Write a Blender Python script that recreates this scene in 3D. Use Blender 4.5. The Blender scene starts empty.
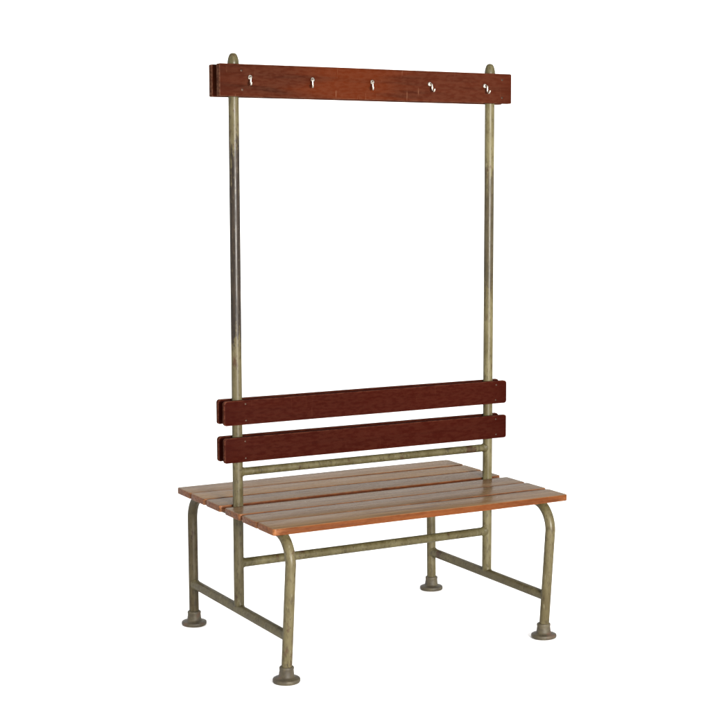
import bpy, bmesh, math, random
from mathutils import Vector, Matrix
random.seed(7)
S = bpy.context.scene
COL = S.collection
PI = math.pi
R = math.radians

# ------------------------------------------------------------ camera
cam = bpy.data.cameras.new('camera')
co = bpy.data.objects.new('camera', cam); COL.objects.link(co); S.camera = co
YAW, PITCH, ROLL = 0.5184, -0.1126, -0.001
F = Vector((math.sin(YAW)*math.cos(PITCH), math.cos(YAW)*math.cos(PITCH), math.sin(PITCH)))
Rr = Vector((math.cos(YAW), -math.sin(YAW), 0)); U = Rr.cross(F)
R2 = Rr*math.cos(ROLL)+U*math.sin(ROLL); U2 = U*math.cos(ROLL)-Rr*math.sin(ROLL)
m = Matrix((R2, U2, -F)).transposed().to_4x4(); m.translation = Vector((-2.3174, -4.2316, 1.400))
co.matrix_world = m
cam.sensor_width = 36; cam.sensor_fit = 'HORIZONTAL'
cam.lens = 36*1584.7/710
cam.shift_x = -(395.03-355)/710; cam.shift_y = (360.78-355)/710
cam.clip_end = 200

# ------------------------------------------------------------ light (studio)
w = bpy.data.worlds.new('World'); S.world = w; w.use_nodes = True
w.node_tree.nodes['Background'].inputs[0].default_value = (1, 1, 1, 1)
w.node_tree.nodes['Background'].inputs[1].default_value = 1.5

def area(name, loc, target, sx, sy, power, col=(1, 1, 1)):
    l = bpy.data.lights.new(name, 'AREA'); l.shape = 'RECTANGLE'; l.size = sx; l.size_y = sy
    l.energy = power; l.color = col
    o = bpy.data.objects.new(name, l); COL.objects.link(o); o.location = loc
    o.rotation_euler = (Vector(target)-Vector(loc)).to_track_quat('-Z', 'Y').to_euler()
    return o
area('key_softbox', (-0.75, -5.75, 1.5), (0.1, 0, 0.95), 1.15, 1.3, 1180, (1, .97, .92))
S.view_settings.view_transform = 'Standard'; S.view_settings.look = 'None'
S.view_settings.exposure = 0.0; S.view_settings.gamma = 1
S.render.engine = 'CYCLES'
S.cycles.max_bounces = 8; S.cycles.diffuse_bounces = 4

# ------------------------------------------------------------ material helpers
class NT:
    def __init__(s, name):
        s.m = bpy.data.materials.new(name); s.m.use_nodes = True
        s.t = s.m.node_tree; s.b = s.t.nodes['Principled BSDF']
        s.tc = s.t.nodes.new('ShaderNodeTexCoord')
    def n(s, typ, **k):
        o = s.t.nodes.new(typ)
        for a, v in k.items(): setattr(o, a, v)
        return o
    def set(s, sock, v):
        if isinstance(v, bpy.types.NodeSocket): s.t.links.new(v, sock)
        else: sock.default_value = v
    def coords(s, scale=(1, 1, 1), rnd=True):
        mp = s.n('ShaderNodeMapping'); s.set(mp.inputs['Scale'], scale)
        if rnd:
            oi = s.n('ShaderNodeObjectInfo')
            ml = s.n('ShaderNodeMath', operation='MULTIPLY'); s.set(ml.inputs[0], oi.outputs['Random']); ml.inputs[1].default_value = 37.0
            ad = s.n('ShaderNodeVectorMath', operation='ADD'); s.set(ad.inputs[0], s.tc.outputs['Object'])
            cb = s.n('ShaderNodeCombineXYZ'); s.set(cb.inputs[0], ml.outputs[0]); s.set(cb.inputs[1], ml.outputs[0]); s.set(cb.inputs[2], ml.outputs[0])
            s.set(ad.inputs[1], cb.outputs[0]); s.set(mp.inputs['Vector'], ad.outputs[0])
        else: s.set(mp.inputs['Vector'], s.tc.outputs['Object'])
        return mp.outputs[0]
    def noise(s, vec, scale, detail=4, rough=.55, dist=0):
        o = s.n('ShaderNodeTexNoise'); s.set(o.inputs['Vector'], vec)
        o.inputs['Scale'].default_value = scale; o.inputs['Detail'].default_value = detail
        o.inputs['Roughness'].default_value = rough; o.inputs['Distortion'].default_value = dist
        return o.outputs['Fac']
    def ramp(s, fac, lo, hi, a=0.0, b=1.0):
        o = s.n('ShaderNodeMapRange'); o.interpolation_type = 'SMOOTHSTEP'
        s.set(o.inputs[0], fac)
        for i, v in enumerate((lo, hi, a, b)): s.set(o.inputs[i+1], v)
        return o.outputs[0]
    def mix(s, f, a, b):
        o = s.n('ShaderNodeMix', data_type='RGBA')
        s.set(o.inputs['Factor'], f); s.set(o.inputs[6], a); s.set(o.inputs[7], b)
        return o.outputs[2]
    def math(s, op, a, b=0.0, clamp=False):
        o = s.n('ShaderNodeMath', operation=op); o.use_clamp = clamp
        s.set(o.inputs[0], a); s.set(o.inputs[1], b); return o.outputs[0]
    def bump(s, h, strength, dist=.001):
        o = s.n('ShaderNodeBump'); s.set(o.inputs['Height'], h)
        o.inputs['Strength'].default_value = strength; o.inputs['Distance'].default_value = dist
        s.set(s.b.inputs['Normal'], o.outputs[0])

def c4(r, g, b): return (r, g, b, 1)

def wood(name, base, dark, light, coat, coat_rough=.25, rough=.5, worn=None, wear=.0, dark_patch=0.0, patches=None, top=None, scratch=0.0):
    k = NT(name)
    v = k.coords((.5, 16, 16)); v2 = k.coords((.8, 70, 70))
    g1 = k.noise(v, 3.0, 3, .5, .1); g2 = k.noise(v2, 3.5, 3, .55)
    rg = k.ramp(g1, .36, .66); fg = k.math('MULTIPLY', k.ramp(g2, .42, .74), .5)
    c = k.mix(rg, c4(*dark), c4(*base))
    c = k.mix(fg, c, c4(*light))
    if top:       # the sat-on face has lost its red varnish
        tb, td, tl = top
        ct = k.mix(rg, c4(*td), c4(*tb)); ct = k.mix(fg, ct, c4(*tl))
        oi = k.n('ShaderNodeObjectInfo'); hs = k.n('ShaderNodeHueSaturation'); k.set(hs.inputs['Color'], ct)
        k.set(hs.inputs['Value'], k.ramp(oi.outputs['Random'], 0, 1, .80, 1.18)); k.set(hs.inputs['Saturation'], k.ramp(k.math('FRACT', k.math('MULTIPLY', oi.outputs['Random'], 7.3)), 0, 1, .85, 1.12))
        ct = hs.outputs[0]
        bl = k.noise(k.coords((3, 9, 9)), 2.0, 4, .6)
        ct = k.mix(k.math('MULTIPLY', k.ramp(bl, .50, .70), .45), ct, c4(*td))
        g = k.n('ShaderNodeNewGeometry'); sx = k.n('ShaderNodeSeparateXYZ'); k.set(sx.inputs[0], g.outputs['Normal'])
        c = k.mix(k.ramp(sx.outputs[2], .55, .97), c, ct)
    # dark smudges drawn out along the grain
    bl = k.noise(k.coords((1.8, 24, 24)), 2.0, 2, .5, .1)
    c = k.mix(k.math('MULTIPLY', k.ramp(bl, .54, .68), dark_patch), c, c4(dark[0]*.45, dark[1]*.5, dark[2]*.6))
    if patches:   # broad zones where the varnish has faded (x, half width, colour, strength)
        sx = k.n('ShaderNodeSeparateXYZ'); k.set(sx.inputs[0], k.tc.outputs['Object'])
        for px, hw, col, st in patches:
            d = k.math('ABSOLUTE', k.math('ADD', sx.outputs[0], -px))
            d = k.math('ADD', d, k.math('MULTIPLY', k.math('SUBTRACT', k.noise(k.coords((1.2, 22, 22)), 2, 2), .5), .35))
            f = k.math('MULTIPLY', k.ramp(d, hw*.3, hw*1.4, 1.0, 0.0), st)
            c = k.mix(k.math('MULTIPLY', f, k.ramp(g1, .25, .55, .5, 1.0)), c, c4(*col))
    if scratch:   # short rubs across the board
        sc = k.noise(k.coords((150, 40, 9)), 1.0, 3, .6)
        zn = k.ramp(k.noise(k.coords((7, 7, 12)), 2.0, 2), .52, .62)
        c = k.mix(k.math('MULTIPLY', k.math('MULTIPLY', k.ramp(sc, .62, .70), zn), scratch), c, c4(*worn))
    if worn:
        ch = k.noise(k.coords((14, 40, 8)), 4.0, 5, .7)
        c = k.mix(k.math('MULTIPLY', k.ramp(ch, .70-wear, .735-wear), .8), c, c4(*worn))
        gm = k.n('ShaderNodeNewGeometry')
        pt = k.ramp(gm.outputs['Pointiness'], .51, .55)
        c = k.mix(k.math('MULTIPLY', pt, k.ramp(k.noise(k.coords((9, 30, 30)), 5, 5), .38, .60, .25, .95)), c, c4(*worn))
    k.set(k.b.inputs['Base Color'], c)
    k.b.inputs['Specular IOR Level'].default_value = 0
    k.b.inputs['Roughness'].default_value = rough
    k.b.inputs['Coat Weight'].default_value = coat
    rr = k.ramp(k.noise(k.coords((2, 18, 18)), 4, 5), .3, .7, coat_rough*.8, coat_rough*1.3)
    k.set(k.b.inputs['Coat Roughness'], rr)
    k.b.inputs['Coat IOR'].default_value = 1.5
    k.bump(k.math('ADD', g2, k.math('MULTIPLY', g1, .5)), .16, .0007)
    return k.m

M = {}
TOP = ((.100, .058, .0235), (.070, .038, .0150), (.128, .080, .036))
M['seat'] = wood('seat_varnish_shaded_sides', (.034, .0078, .0020), (.022, .0052, .0016), (.044, .0108, .0028), .25, .24, .5,  # inner slats: shade of the gaps painted in as darker side colour
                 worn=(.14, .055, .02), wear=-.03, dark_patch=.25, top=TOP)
M['seat_front'] = wood('seat_varnish_lit_edge', (.058, .0138, .0010), (.040, .0092, .0009), (.076, .0195, .0018), .22, .24, .5,  # front slat: side colour painted lighter, as lit outside the gaps
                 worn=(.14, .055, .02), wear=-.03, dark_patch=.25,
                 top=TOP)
M['back'] = wood('back_slat_lacquer', (.0132, .0013, .0006), (.0116, .0011, .0005), (.0142, .0015, .0007), .025, .3, .5,
                 worn=(.060, .020, .011), wear=-.045, dark_patch=.15, scratch=.12,
                 patches=((.2, .25, (.0150, .0015, .0007), .6),))
M['board'] = wood('hook_board_lacquer', (.0200, .0037, .0014), (.0160, .0030, .0012), (.0230, .0043, .0017), .02, .3, .5,
                  worn=(.085, .038, .022), wear=-.02, dark_patch=.5, scratch=.45,
                  patches=((-.07, .17, (.035, .0056, .0011), .9), (.36, .24, (.0290, .0056, .0024), .6)))

def tube_paint(name, zlo=None, zhi=None, amount=1.0, rust=.0, tone=(1, 1, 1)):
    k = NT(name)
    v = k.coords((1, 1, 1)); vs = k.coords((1, 1, .4))
    n1 = k.noise(vs, 24, 6, .65); n2 = k.noise(vs, 120, 5, .7); n3 = k.noise(v, 9, 5, .65); n4 = k.noise(vs, 45, 6, .75)
    c = k.mix(k.ramp(n1, .36, .66), c4(.045, .038, .0180), c4(.066, .058, .0305))
    c = k.mix(k.math('MULTIPLY', k.ramp(n3, .47, .70), .5), c, c4(.030, .0225, .0095))
    # dark speckle, chips down to the primer
    c = k.mix(k.math('MULTIPLY', k.ramp(n2, .53, .62), .6), c, c4(.019, .0140, .0070))
    c = k.mix(k.math('MULTIPLY', k.ramp(n4, .61, .65), .8), c, c4(.013, .0095, .0065))
    # pale scuffs
    pl = k.noise(k.coords((1.3, 1.3, .25)), 95, 5, .75)
    c = k.mix(k.math('MULTIPLY', k.ramp(pl, .60, .66), .6), c, c4(.105, .098, .068))
    # rust / bare patches
    rs = k.ramp(k.noise(vs, 18, 8, .75), .61-rust, .66-rust)
    c = k.mix(k.math('MULTIPLY', rs, .85), c, k.mix(k.ramp(n2, .35, .65), c4(.014, .0075, .0045), c4(.040, .019, .0095)))
    if zlo is not None:
        geo = k.n('ShaderNodeNewGeometry'); sp = k.n('ShaderNodeSeparateXYZ'); k.set(sp.inputs[0], geo.outputs['Position'])
        z = sp.outputs[2]
        z = k.math('ADD', z, k.math('MULTIPLY', k.math('SUBTRACT', k.noise(k.coords((34, 34, 9)), 2, 8, .8), .5), .35))
        up = k.ramp(z, zlo-.14, zlo+.10); dn = k.ramp(z, zhi-.12, zhi+.17, 1.0, 0.0)
        hf = k.math('MULTIPLY', k.math('SUBTRACT', k.noise(k.coords((1, 1, .45)), 85, 6, .8), .5), 1.5)
        hf = k.math('ADD', hf, k.math('MULTIPLY', k.math('SUBTRACT', k.noise(k.coords((1, 1, .04)), 75, 3, .6), .5), 1.5))
        wearf = k.math('MULTIPLY', k.ramp(k.math('ADD', k.math('MULTIPLY', up, dn), hf), .40, .56), amount)
        bare = k.mix(k.ramp(k.noise(k.coords((60, 60, 4)), 3, 5, .7), .38, .66), c4(.0095, .0073, .0056), c4(.0230, .0168, .0118))
        c = k.mix(wearf, c, bare)
        fl = k.math('MULTIPLY', k.ramp(k.noise(vs, 150, 5, .75), .57, .62), wearf)
        c = k.mix(k.math('MULTIPLY', fl, .55), c, c4(.052, .043, .026))
    tn = k.n('ShaderNodeMix', data_type='RGBA', blend_type='MULTIPLY'); tn.inputs['Factor'].default_value = 1
    k.set(tn.inputs[6], c); k.set(tn.inputs[7], c4(*tone)); c = tn.outputs[2]
    k.set(k.b.inputs['Base Color'], c)
    k.b.inputs['Specular IOR Level'].default_value = 0
    k.b.inputs['Coat Weight'].default_value = .30
    k.set(k.b.inputs['Coat Roughness'], k.ramp(n1, .3, .7, .28, .5))
    k.b.inputs['Roughness'].default_value = .6
    k.bump(k.math('ADD', n2, k.math('MULTIPLY', rs, -.8)), .45, .0008)
    return k.m
M['tube'] = tube_paint('olive_tube_paint', rust=.02, tone=(.84, .82, .74))
M['leg'] = tube_paint('olive_leg_paint', rust=.03, tone=(.96, .91, .84))
M['leg_rusty'] = tube_paint('browned_leg_paint', rust=.085, tone=(.66, .58, .52))
M['post_l'] = tube_paint('post_paint_rubbed', .96, 1.47, 1.0, .04, tone=(.84, .80, .76))
M['post_r'] = tube_paint('post_paint_scuffed', 1.10, 1.40, .65, .01, tone=(1.06, 1.03, .94))

def foot_mat():
    k = NT('cast_foot_grimy')
    n1 = k.noise(k.coords(), 40, 6, .65); n2 = k.noise(k.coords(), 130, 4, .6)
    c = k.mix(k.ramp(n1, .35, .68), c4(.0215, .0165, .0090), c4(.0430, .0350, .0195))
    c = k.mix(k.math('MULTIPLY', k.ramp(n2, .55, .7), .6), c, c4(0.0165, 0.0132, 0.0116))
    c = k.mix(k.math('MULTIPLY', k.ramp(k.noise(k.coords(), 24, 4), .55, .68), .6), c, c4(0.0462, 0.0231, 0.0132))
    k.set(k.b.inputs['Base Color'], c); k.b.inputs['Roughness'].default_value = .6
    k.b.inputs['Specular IOR Level'].default_value = .25
    k.bump(n1, .5, .0012); return k.m
M['foot'] = foot_mat()

def metal(name, col, rough, tarn=.4):
    k = NT(name)
    n = k.noise(k.coords(), 160, 4)
    k.set(k.b.inputs['Base Color'], k.mix(k.math('MULTIPLY', k.ramp(n, .45, .65), tarn), c4(*col), c4(col[0]*.35, col[1]*.32, col[2]*.28)))
    k.b.inputs['Metallic'].default_value = 1; k.b.inputs['Roughness'].default_value = rough
    return k.m
M['chrome'] = metal('nickel_hook', (.46, .42, .36), .25, .8)
M['screw'] = metal('dull_screw', (.045, .030, .022), .55, .7)

def white():
    k = NT('white_studio_paper')
    n = k.noise(k.coords((1, 1, 1), False), 3, 3)
    k.set(k.b.inputs['Base Color'], k.mix(n, c4(.95, .95, .95), c4(.96, .96, .96)))
    k.b.inputs['Roughness'].default_value = .9; k.b.inputs['Specular IOR Level'].default_value = .1
    return k.m
M['white'] = white()

# ------------------------------------------------------------ mesh helpers
def obj(name, bm, mat, parent=None, smooth=True, origin=None):
    if origin is not None:
        o3 = Vector(origin); bmesh.ops.translate(bm, verts=bm.verts, vec=-o3)
    bmesh.ops.recalc_face_normals(bm, faces=bm.faces)
    me = bpy.data.meshes.new(name); bm.to_mesh(me); bm.free()
    me.materials.append(mat)
    if smooth:
        for p in me.polygons: p.use_smooth = True
        try: me.set_sharp_from_angle(angle=R(38))
        except Exception: pass
    o = bpy.data.objects.new(name, me); COL.objects.link(o)
    if origin is not None: o.location = o3
    if parent is not None:
        o.parent = parent
        if parent.type == 'MESH': o.location = o.location-parent_world(parent)
    return o
def parent_world(o):
    v = Vector((0, 0, 0))
    while o is not None: v += o.location; o = o.parent
    return v

def tube(bm, pts, r, seg=28, caps=True):
    pts = [Vector(p) for p in pts]; rings = []
    d0 = (pts[1]-pts[0]).normalized()
    ref = Vector((0, 0, 1)) if abs(d0.z) < .9 else Vector((0, 1, 0))
    nrm = d0.cross(ref).normalized()
    for i, p in enumerate(pts):
        if i == 0: d = pts[1]-p
        elif i == len(pts)-1: d = p-pts[i-1]
        else: d = (pts[i+1]-p).normalized()+(p-pts[i-1]).normalized()
        d.normalize(); nrm = (nrm-d*nrm.dot(d)).normalized(); b = d.cross(nrm)
        rr = r[i] if isinstance(r, (list, tuple)) else r
        rings.append([bm.verts.new(p+(nrm*math.cos(2*PI*k/seg)+b*math.sin(2*PI*k/seg))*rr) for k in range(seg)])
    for a, c in zip(rings, rings[1:]):
        for k in range(seg): bm.faces.new((a[k], a[(k+1) % seg], c[(k+1) % seg], c[k]))
    if caps: bm.faces.new(rings[0][::-1]); bm.faces.new(rings[-1])

def lathe(bm, prof, cx, cy, seg=40, wob=0):
    rings = []
    for r, z in prof:
        rings.append([bm.verts.new((cx+r*math.cos(2*PI*k/seg)*(1+wob*math.sin(k*2*PI/seg*3+z*90)), cy+r*math.sin(2*PI*k/seg)*(1+wob*math.cos(k*2*PI/seg*2)), z)) for k in range(seg)])
    for a, c in zip(rings, rings[1:]):
        for k in range(seg): bm.faces.new((a[k], a[(k+1) % seg], c[(k+1) % seg], c[k]))
    bm.faces.new(rings[0][::-1]); bm.faces.new(rings[-1])

def weld(bm, c, branch, host, rb, rh, bead=.0028, seg=40):
    """uneven fillet where a branch tube runs into the side of a host tube; c on the host axis"""
    c, d, h = Vector(c), Vector(branch).normalized(), Vector(host).normalized()
    s = d.cross(h); ph = random.uniform(0, 6); rings = []
    for dr, lift in ((bead, -.0012), (bead, .0004), (bead*.72, .0022), (bead*.3, .0042), (0, .0075), (-.0012, .0100)):
        ring = []
        for k in range(seg):
            t = 2*PI*k/seg
            r = rb+dr*(1+.22*math.sin(5*t+ph)+.14*math.sin(11*t+ph*2))
            x = max(-rh*.97, min(rh*.97, r*math.cos(t))); hh = math.sqrt(rh*rh-x*x)
            ring.append(bm.verts.new(c+s*x+h*(r*math.sin(t))+d*(hh+lift)))
        rings.append(ring)
    for a, b in zip(rings, rings[1:]):
        for k in range(seg): bm.faces.new((a[k], a[(k+1) % seg], b[(k+1) % seg], b[k]))

def lerp_pts(a, b, n):
    a, b = Vector(a), Vector(b); return [a.lerp(b, i/n) for i in range(n+1)]

def slat(lx, ly, lz, plane, cr, bev, warp=.0):
    """board centred at origin; corners rounded (cr) in the named plane, edges eased (bev)"""
    bm = bmesh.new()
    hx = lx/2; h2 = (ly if plane == 'xy' else lz)/2; ht = (lz if plane == 'xy' else ly)/2
    prof = []
    for cx, cy, a0 in ((hx-cr, h2-cr, 0), (-hx+cr, h2-cr, 90), (-hx+cr, -h2+cr, 180), (hx-cr, -h2+cr, 270)):
        q = random.uniform(.75, 1.25)*cr
        ox = cx+(cr-q)*(1 if cx > 0 else -1); oy = cy+(cr-q)*(1 if cy > 0 else -1)
        for i in range(6):
            a = R(a0+i*18); prof.append((ox+q*math.cos(a), oy+q*math.sin(a)))
    def P(x, y, t): return (x, y, t) if plane == 'xy' else (x, t, y)
    # stack of rings gives rounded arrises
    layers = []
    steps = 4
    for i in range(steps+1):
        a = PI/2*i/steps; layers.append((-ht+bev*(1-math.sin(a)), bev*(1-math.cos(a+0))))
    # order: outermost thickness first
    lay = [(-ht+bev*(1-math.cos(PI/2*i/steps)), bev*(1-math.sin(PI/2*i/steps))) for i in range(steps+1)]
    lay += [(ht-bev*(1-math.cos(PI/2*i/steps)), bev*(1-math.sin(PI/2*i/steps))) for i in range(steps, -1, -1)]
    rings = []
    for t, ins in lay:
        sx = (hx-ins)/hx; sy = (h2-ins)/h2
        rings.append([bm.verts.new(P(x*sx, y*sy, t)) for x, y in prof])
    n = len(prof)
    for a, c in zip(rings, rings[1:]):
        for k in range(n): bm.faces.new((a[k], a[(k+1) % n], c[(k+1) % n], c[k]))
    bm.faces.new(rings[0][::-1]); bm.faces.new(rings[-1])
    # cut along the length so that the board can carry a slight warp
    for i in range(1, 24):
        x = -hx+lx*i/24
        bmesh.ops.bisect_plane(bm, geom=bm.verts[:]+bm.edges[:]+bm.faces[:], plane_co=(x, 0, 0), plane_no=(1, 0, 0))
    ph = random.uniform(0, 6); ph2 = random.uniform(0, 6)
    for v in bm.verts:
        s = v.co.x
        v.co.z += warp*math.sin(s*3.1+ph)+warp*.35*math.sin(s*11+ph2)
        v.co.y += warp*.6*math.sin(s*2.3+ph2)+warp*.3*math.sin(s*9+ph)
    return bm

FLOOR = .0045
# ------------------------------------------------------------ setting
def struct(o): o['kind'] = 'structure'; return o
bm = bmesh.new()
v = [bm.verts.new(p) for p in ((-14, -8, FLOOR), (16, -8, FLOOR), (16, 5, FLOOR), (-14, 5, FLOOR))]; bm.faces.new(v)
struct(obj('floor', bm, M['white'], smooth=False))
bm = bmesh.new()
prev = None
prof = [(5, 0)]+[(5+2*math.sin(R(a)), 2-2*math.cos(R(a))) for a in range(6, 91, 6)]+[(7, 7)]
for y, z in prof:
    a, b = bm.verts.new((-14, y, z+FLOOR)), bm.verts.new((16, y, z+FLOOR))
    if prev: bm.faces.new((prev[0], prev[1], b, a))
    prev = (a, b)
struct(obj('backdrop', bm, M['white']))

# ------------------------------------------------------------ the bench
E0 = .4385          # end frame half spacing
TR = .0152          # tube radius
SEAT_Z, ST = .45, .0195
bench = bpy.data.objects.new('changing_room_bench', None); COL.objects.link(bench)
bench.empty_display_size = .2
bench['label'] = 'red-brown slatted bench on olive tube legs with coat hooks on a high board'
bench['category'] = 'bench'

# posts
for s in (-1, 1):
    bm = bmesh.new()
    x = s*E0
    top = 1.742
    pts = lerp_pts((x, 0, .138), (x+(.0015 if s > 0 else .002), 0, top), 30)
    tube(bm, pts, TR, 32)
    # weld bead at the foot
    weld(bm, (x, 0, .1365), (0, 0, 1), (0, 1, 0), TR*.985, TR*.97, .0020)
    p = obj('post', bm, M['post_l'] if s < 0 else M['post_r'], bench, origin=(x, 0, .15))
    p['label'] = 'post with a long dark rubbed section' if s < 0 else 'post with a short scuffed section'
    bm = bmesh.new()
    z0 = 1.7335; xx = x+(.0015 if s > 0 else .002)
    prof = [(.0160, z0), (.0166, z0+.003), (.0164, z0+.008), (.0156, z0+.014), (.0140, z0+.020), (.0122, z0+.0255), (.0095, z0+.0298), (.006, z0+.0322), (.002, z0+.033)]
    lathe(bm, prof, xx, 0, 32)
    obj('end_cap', bm, M['tube'], p, origin=(xx, 0, z0))

# legs, each a bent tube meeting its mate under the seat at the post
LEGY, FY = .353, .335
zc = SEAT_Z-ST-TR+.0095     # the slats are notched over the tube
for s in (-1, 1):
    ef = E0+(.005 if s < 0 else -.005)
    for f in (-1, 1):
        bm = bmesh.new()
        rb = .080; yo = f*LEGY
        pts = lerp_pts((s*ef, f*FY+.004, .030), (s*E0, yo, zc-rb), 14)
        for a in range(6, 91, 6):
            pts.append(Vector((s*E0, yo-f*rb*(1-math.cos(R(a))), zc-rb+rb*math.sin(R(a)))))
        pts += lerp_pts((s*E0, yo-f*(rb+.02), zc), (s*E0, f*(TR-.001), zc), 6)
        tube(bm, pts, TR, 28)
        mat = M['leg_rusty'] if (s < 0 and f > 0) else M['leg']
        leg = obj('leg', bm, mat, bench, origin=(s*E0, yo, zc))
        if s < 0 and f > 0: leg['label'] = 'leg with dark rust near its foot'
        # cast foot
        bm = bmesh.new()
        fx, fy = s*ef, f*FY+.004
        prof = [(.033, .0005), (.0372, .0018), (.0390, .0050), (.0392, .0108), (.0382, .0140), (.0352, .0160), (.0300, .0172), (.0255, .0190), (.0228, .0215), (.0216, .0270), (.0208, .0360), (.0203, .0430), (.0207, .0455), (.0211, .0490), (.0207, .0525), (.0190, .0545), (.0150, .0550)]
        lathe(bm, [(r, z*.84) for r, z in prof], 0, 0, 48, .018)
        bmesh.ops.rotate(bm, verts=bm.verts, cent=(0, 0, 0), matrix=Matrix.Rotation(R(random.uniform(-1.2, 1.2)), 3, 'X') @ Matrix.Rotation(random.uniform(0, 6), 3, 'Z'))
        zmin = min(q.co.z for q in bm.verts)
        bmesh.ops.translate(bm, verts=bm.verts, vec=(fx, fy, FLOOR+.0004-zmin))
        obj('foot', bm, M['foot'], leg, origin=(fx, fy, 0))

# side rails low between the legs
ZR = .1365
for s in (-1, 1):
    bm = bmesh.new()
    xx = -.4405 if s < 0 else .4368
    yy = .3385
    tube(bm, lerp_pts((xx, -yy+.010, ZR), (xx, yy-.010, ZR), 20), TR*.97, 28)
    for f in (-1, 1):
        weld(bm, (xx, f*(yy+.0022), ZR), (0, -f, 0), (0, 0, 1), TR*.97, TR, .0022)
    obj('side_rail', bm, M['leg'], bench, origin=(xx, 0, ZR))

# long stretchers between the posts
for z, r in ((.549, .0122), (.2752, .0134)):
    bm = bmesh.new()
    tube(bm, lerp_pts((-E0+.004, 0, z), (E0-.004, 0, z), 24), r, 24)
    for s in (-1, 1):
        weld(bm, (s*E0, 0, z), (-s, 0, 0), (0, 0, 1), r, TR, .0024)
    obj('stretcher', bm, M['tube'], bench, origin=(0, 0, z))

# seat slats, back to front
gaps = [.0065, .009, .0315, .009, .007]
W = (.702-sum(gaps))/6
y = .3485
for i in range(6):
    yc = y-W/2
    jx = random.uniform(-.0015, .0015)
    bm = slat(.9925+random.uniform(-.002, .002), W, ST, 'xy', .0085, .0026, .0006)
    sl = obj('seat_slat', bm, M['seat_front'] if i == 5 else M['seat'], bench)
    sl.location = (.0055+jx, yc, SEAT_Z-ST/2)
    y -= W+(gaps[i] if i < 5 else 0)

def screw(parent, x, yf, z, r=.0034):
    bm = bmesh.new()
    seg = 16; rings = []
    for rr, dy in ((r, .0006), (r, -.0003), (r*.75, -.0009), (r*.3, -.0010)):
        rings.append([bm.verts.new((rr*math.cos(2*PI*k/seg), dy, rr*math.sin(2*PI*k/seg))) for k in range(seg)])
    for a, c in zip(rings, rings[1:]):
        for k in range(seg): bm.faces.new((a[k], a[(k+1) % seg], c[(k+1) % seg], c[k]))
    bm.faces.new(rings[-1]); bm.faces.new(rings[0][::-1])
    bmesh.ops.translate(bm, verts=bm.verts, vec=(x, yf, z))
    return obj('screw', bm, M['screw'], parent, origin=(x, yf, z))

# back slats in pairs either side of the posts
BT = .0145
for z1, z0 in ((.7662, .6934), (.6559, .5820)):
    for f in (-1, 1):
        bm = slat(.983, BT, z1-z0, 'xz', .008, .0028, .0005)
        yc = f*(TR+.0003+BT/2)
        b = obj('back_slat', bm, M['back'], bench)
        b.location = (0, yc, (z0+z1)/2)
        if f < 0:
            for x in (-E0+.014, E0+.012):
                for z in (z1-.012, z0+.012):
                    screw(b, x+random.uniform(-.002, .002), yc-BT/2, z, .0028)

# high hook board, one plank each side of the posts
HT = .0230
ZT1, ZT0 = 1.7337, 1.6420
front = None
for f in (-1, 1):
    bm = slat(.992, HT, ZT1-ZT0, 'xz', .0035, .0018, .0004)
    yc = f*(TR+.0003+HT/2)
    b = obj('hook_board', bm, M['board'], bench)
    b.location = (0, yc, (ZT1+ZT0)/2)
    if f < 0:
        front = b; yf = yc-HT/2
        for x, z in ((-E0+.012, 1.661), (-E0+.010, 1.715), (E0+.022, 1.715), (E0+.022, 1.660)):
            screw(b, x, yf, z, .0034)

# coat hooks
for x, z, swing, tilt in ((-.4018, 1.6965, -14, 3), (-.2022, 1.6955, -24, 0), (-.003, 1.6945, -22, 0), (.1965, 1.6945, 4, -3), (.396, 1.6945, 8, 2)):
    bm = bmesh.new()
    seg = 24; rings = []
    for rr, dy in ((.0070, .0005), (.0074, -.0010), (.0066, -.0030), (.0045, -.0048), (.0030, -.0056)):
        rings.append([bm.verts.new((rr*math.cos(2*PI*k/seg), dy, rr*math.sin(2*PI*k/seg))) for k in range(seg)])
    for a, c in zip(rings, rings[1:]):
        for k in range(seg): bm.faces.new((a[k], a[(k+1) % seg], c[(k+1) % seg], c[k]))
    bm.faces.new(rings[-1]); bm.faces.new(rings[0][::-1])
    path = [(0, -.004, 0), (0, -.009, .0005), (0, -.0125, -.002), (0, -.0135, -.006), (0, -.0130, -.011)]
    c0 = (-.0205, -.0120)
    for a in range(0, 200, 20):
        t = R(a); path.append((0, -.0130-.0065+.0065*math.cos(t), -.0150-.0075*math.sin(t)))
    rad = [.0030]*3+[.0027]*(len(path)-5)+[.0026, .0030]
    tube(bm, path, rad, 14)
    rot = Matrix.Rotation(R(swing), 3, 'Z') @ Matrix.Rotation(R(tilt), 3, 'Y')
    for q in bm.verts:
        if q.co.y < -.0042: q.co = rot @ q.co
    bmesh.ops.translate(bm, verts=bm.verts, vec=(x, yf, z))
    obj('coat_hook', bm, M['chrome'], front, origin=(x, yf, z))
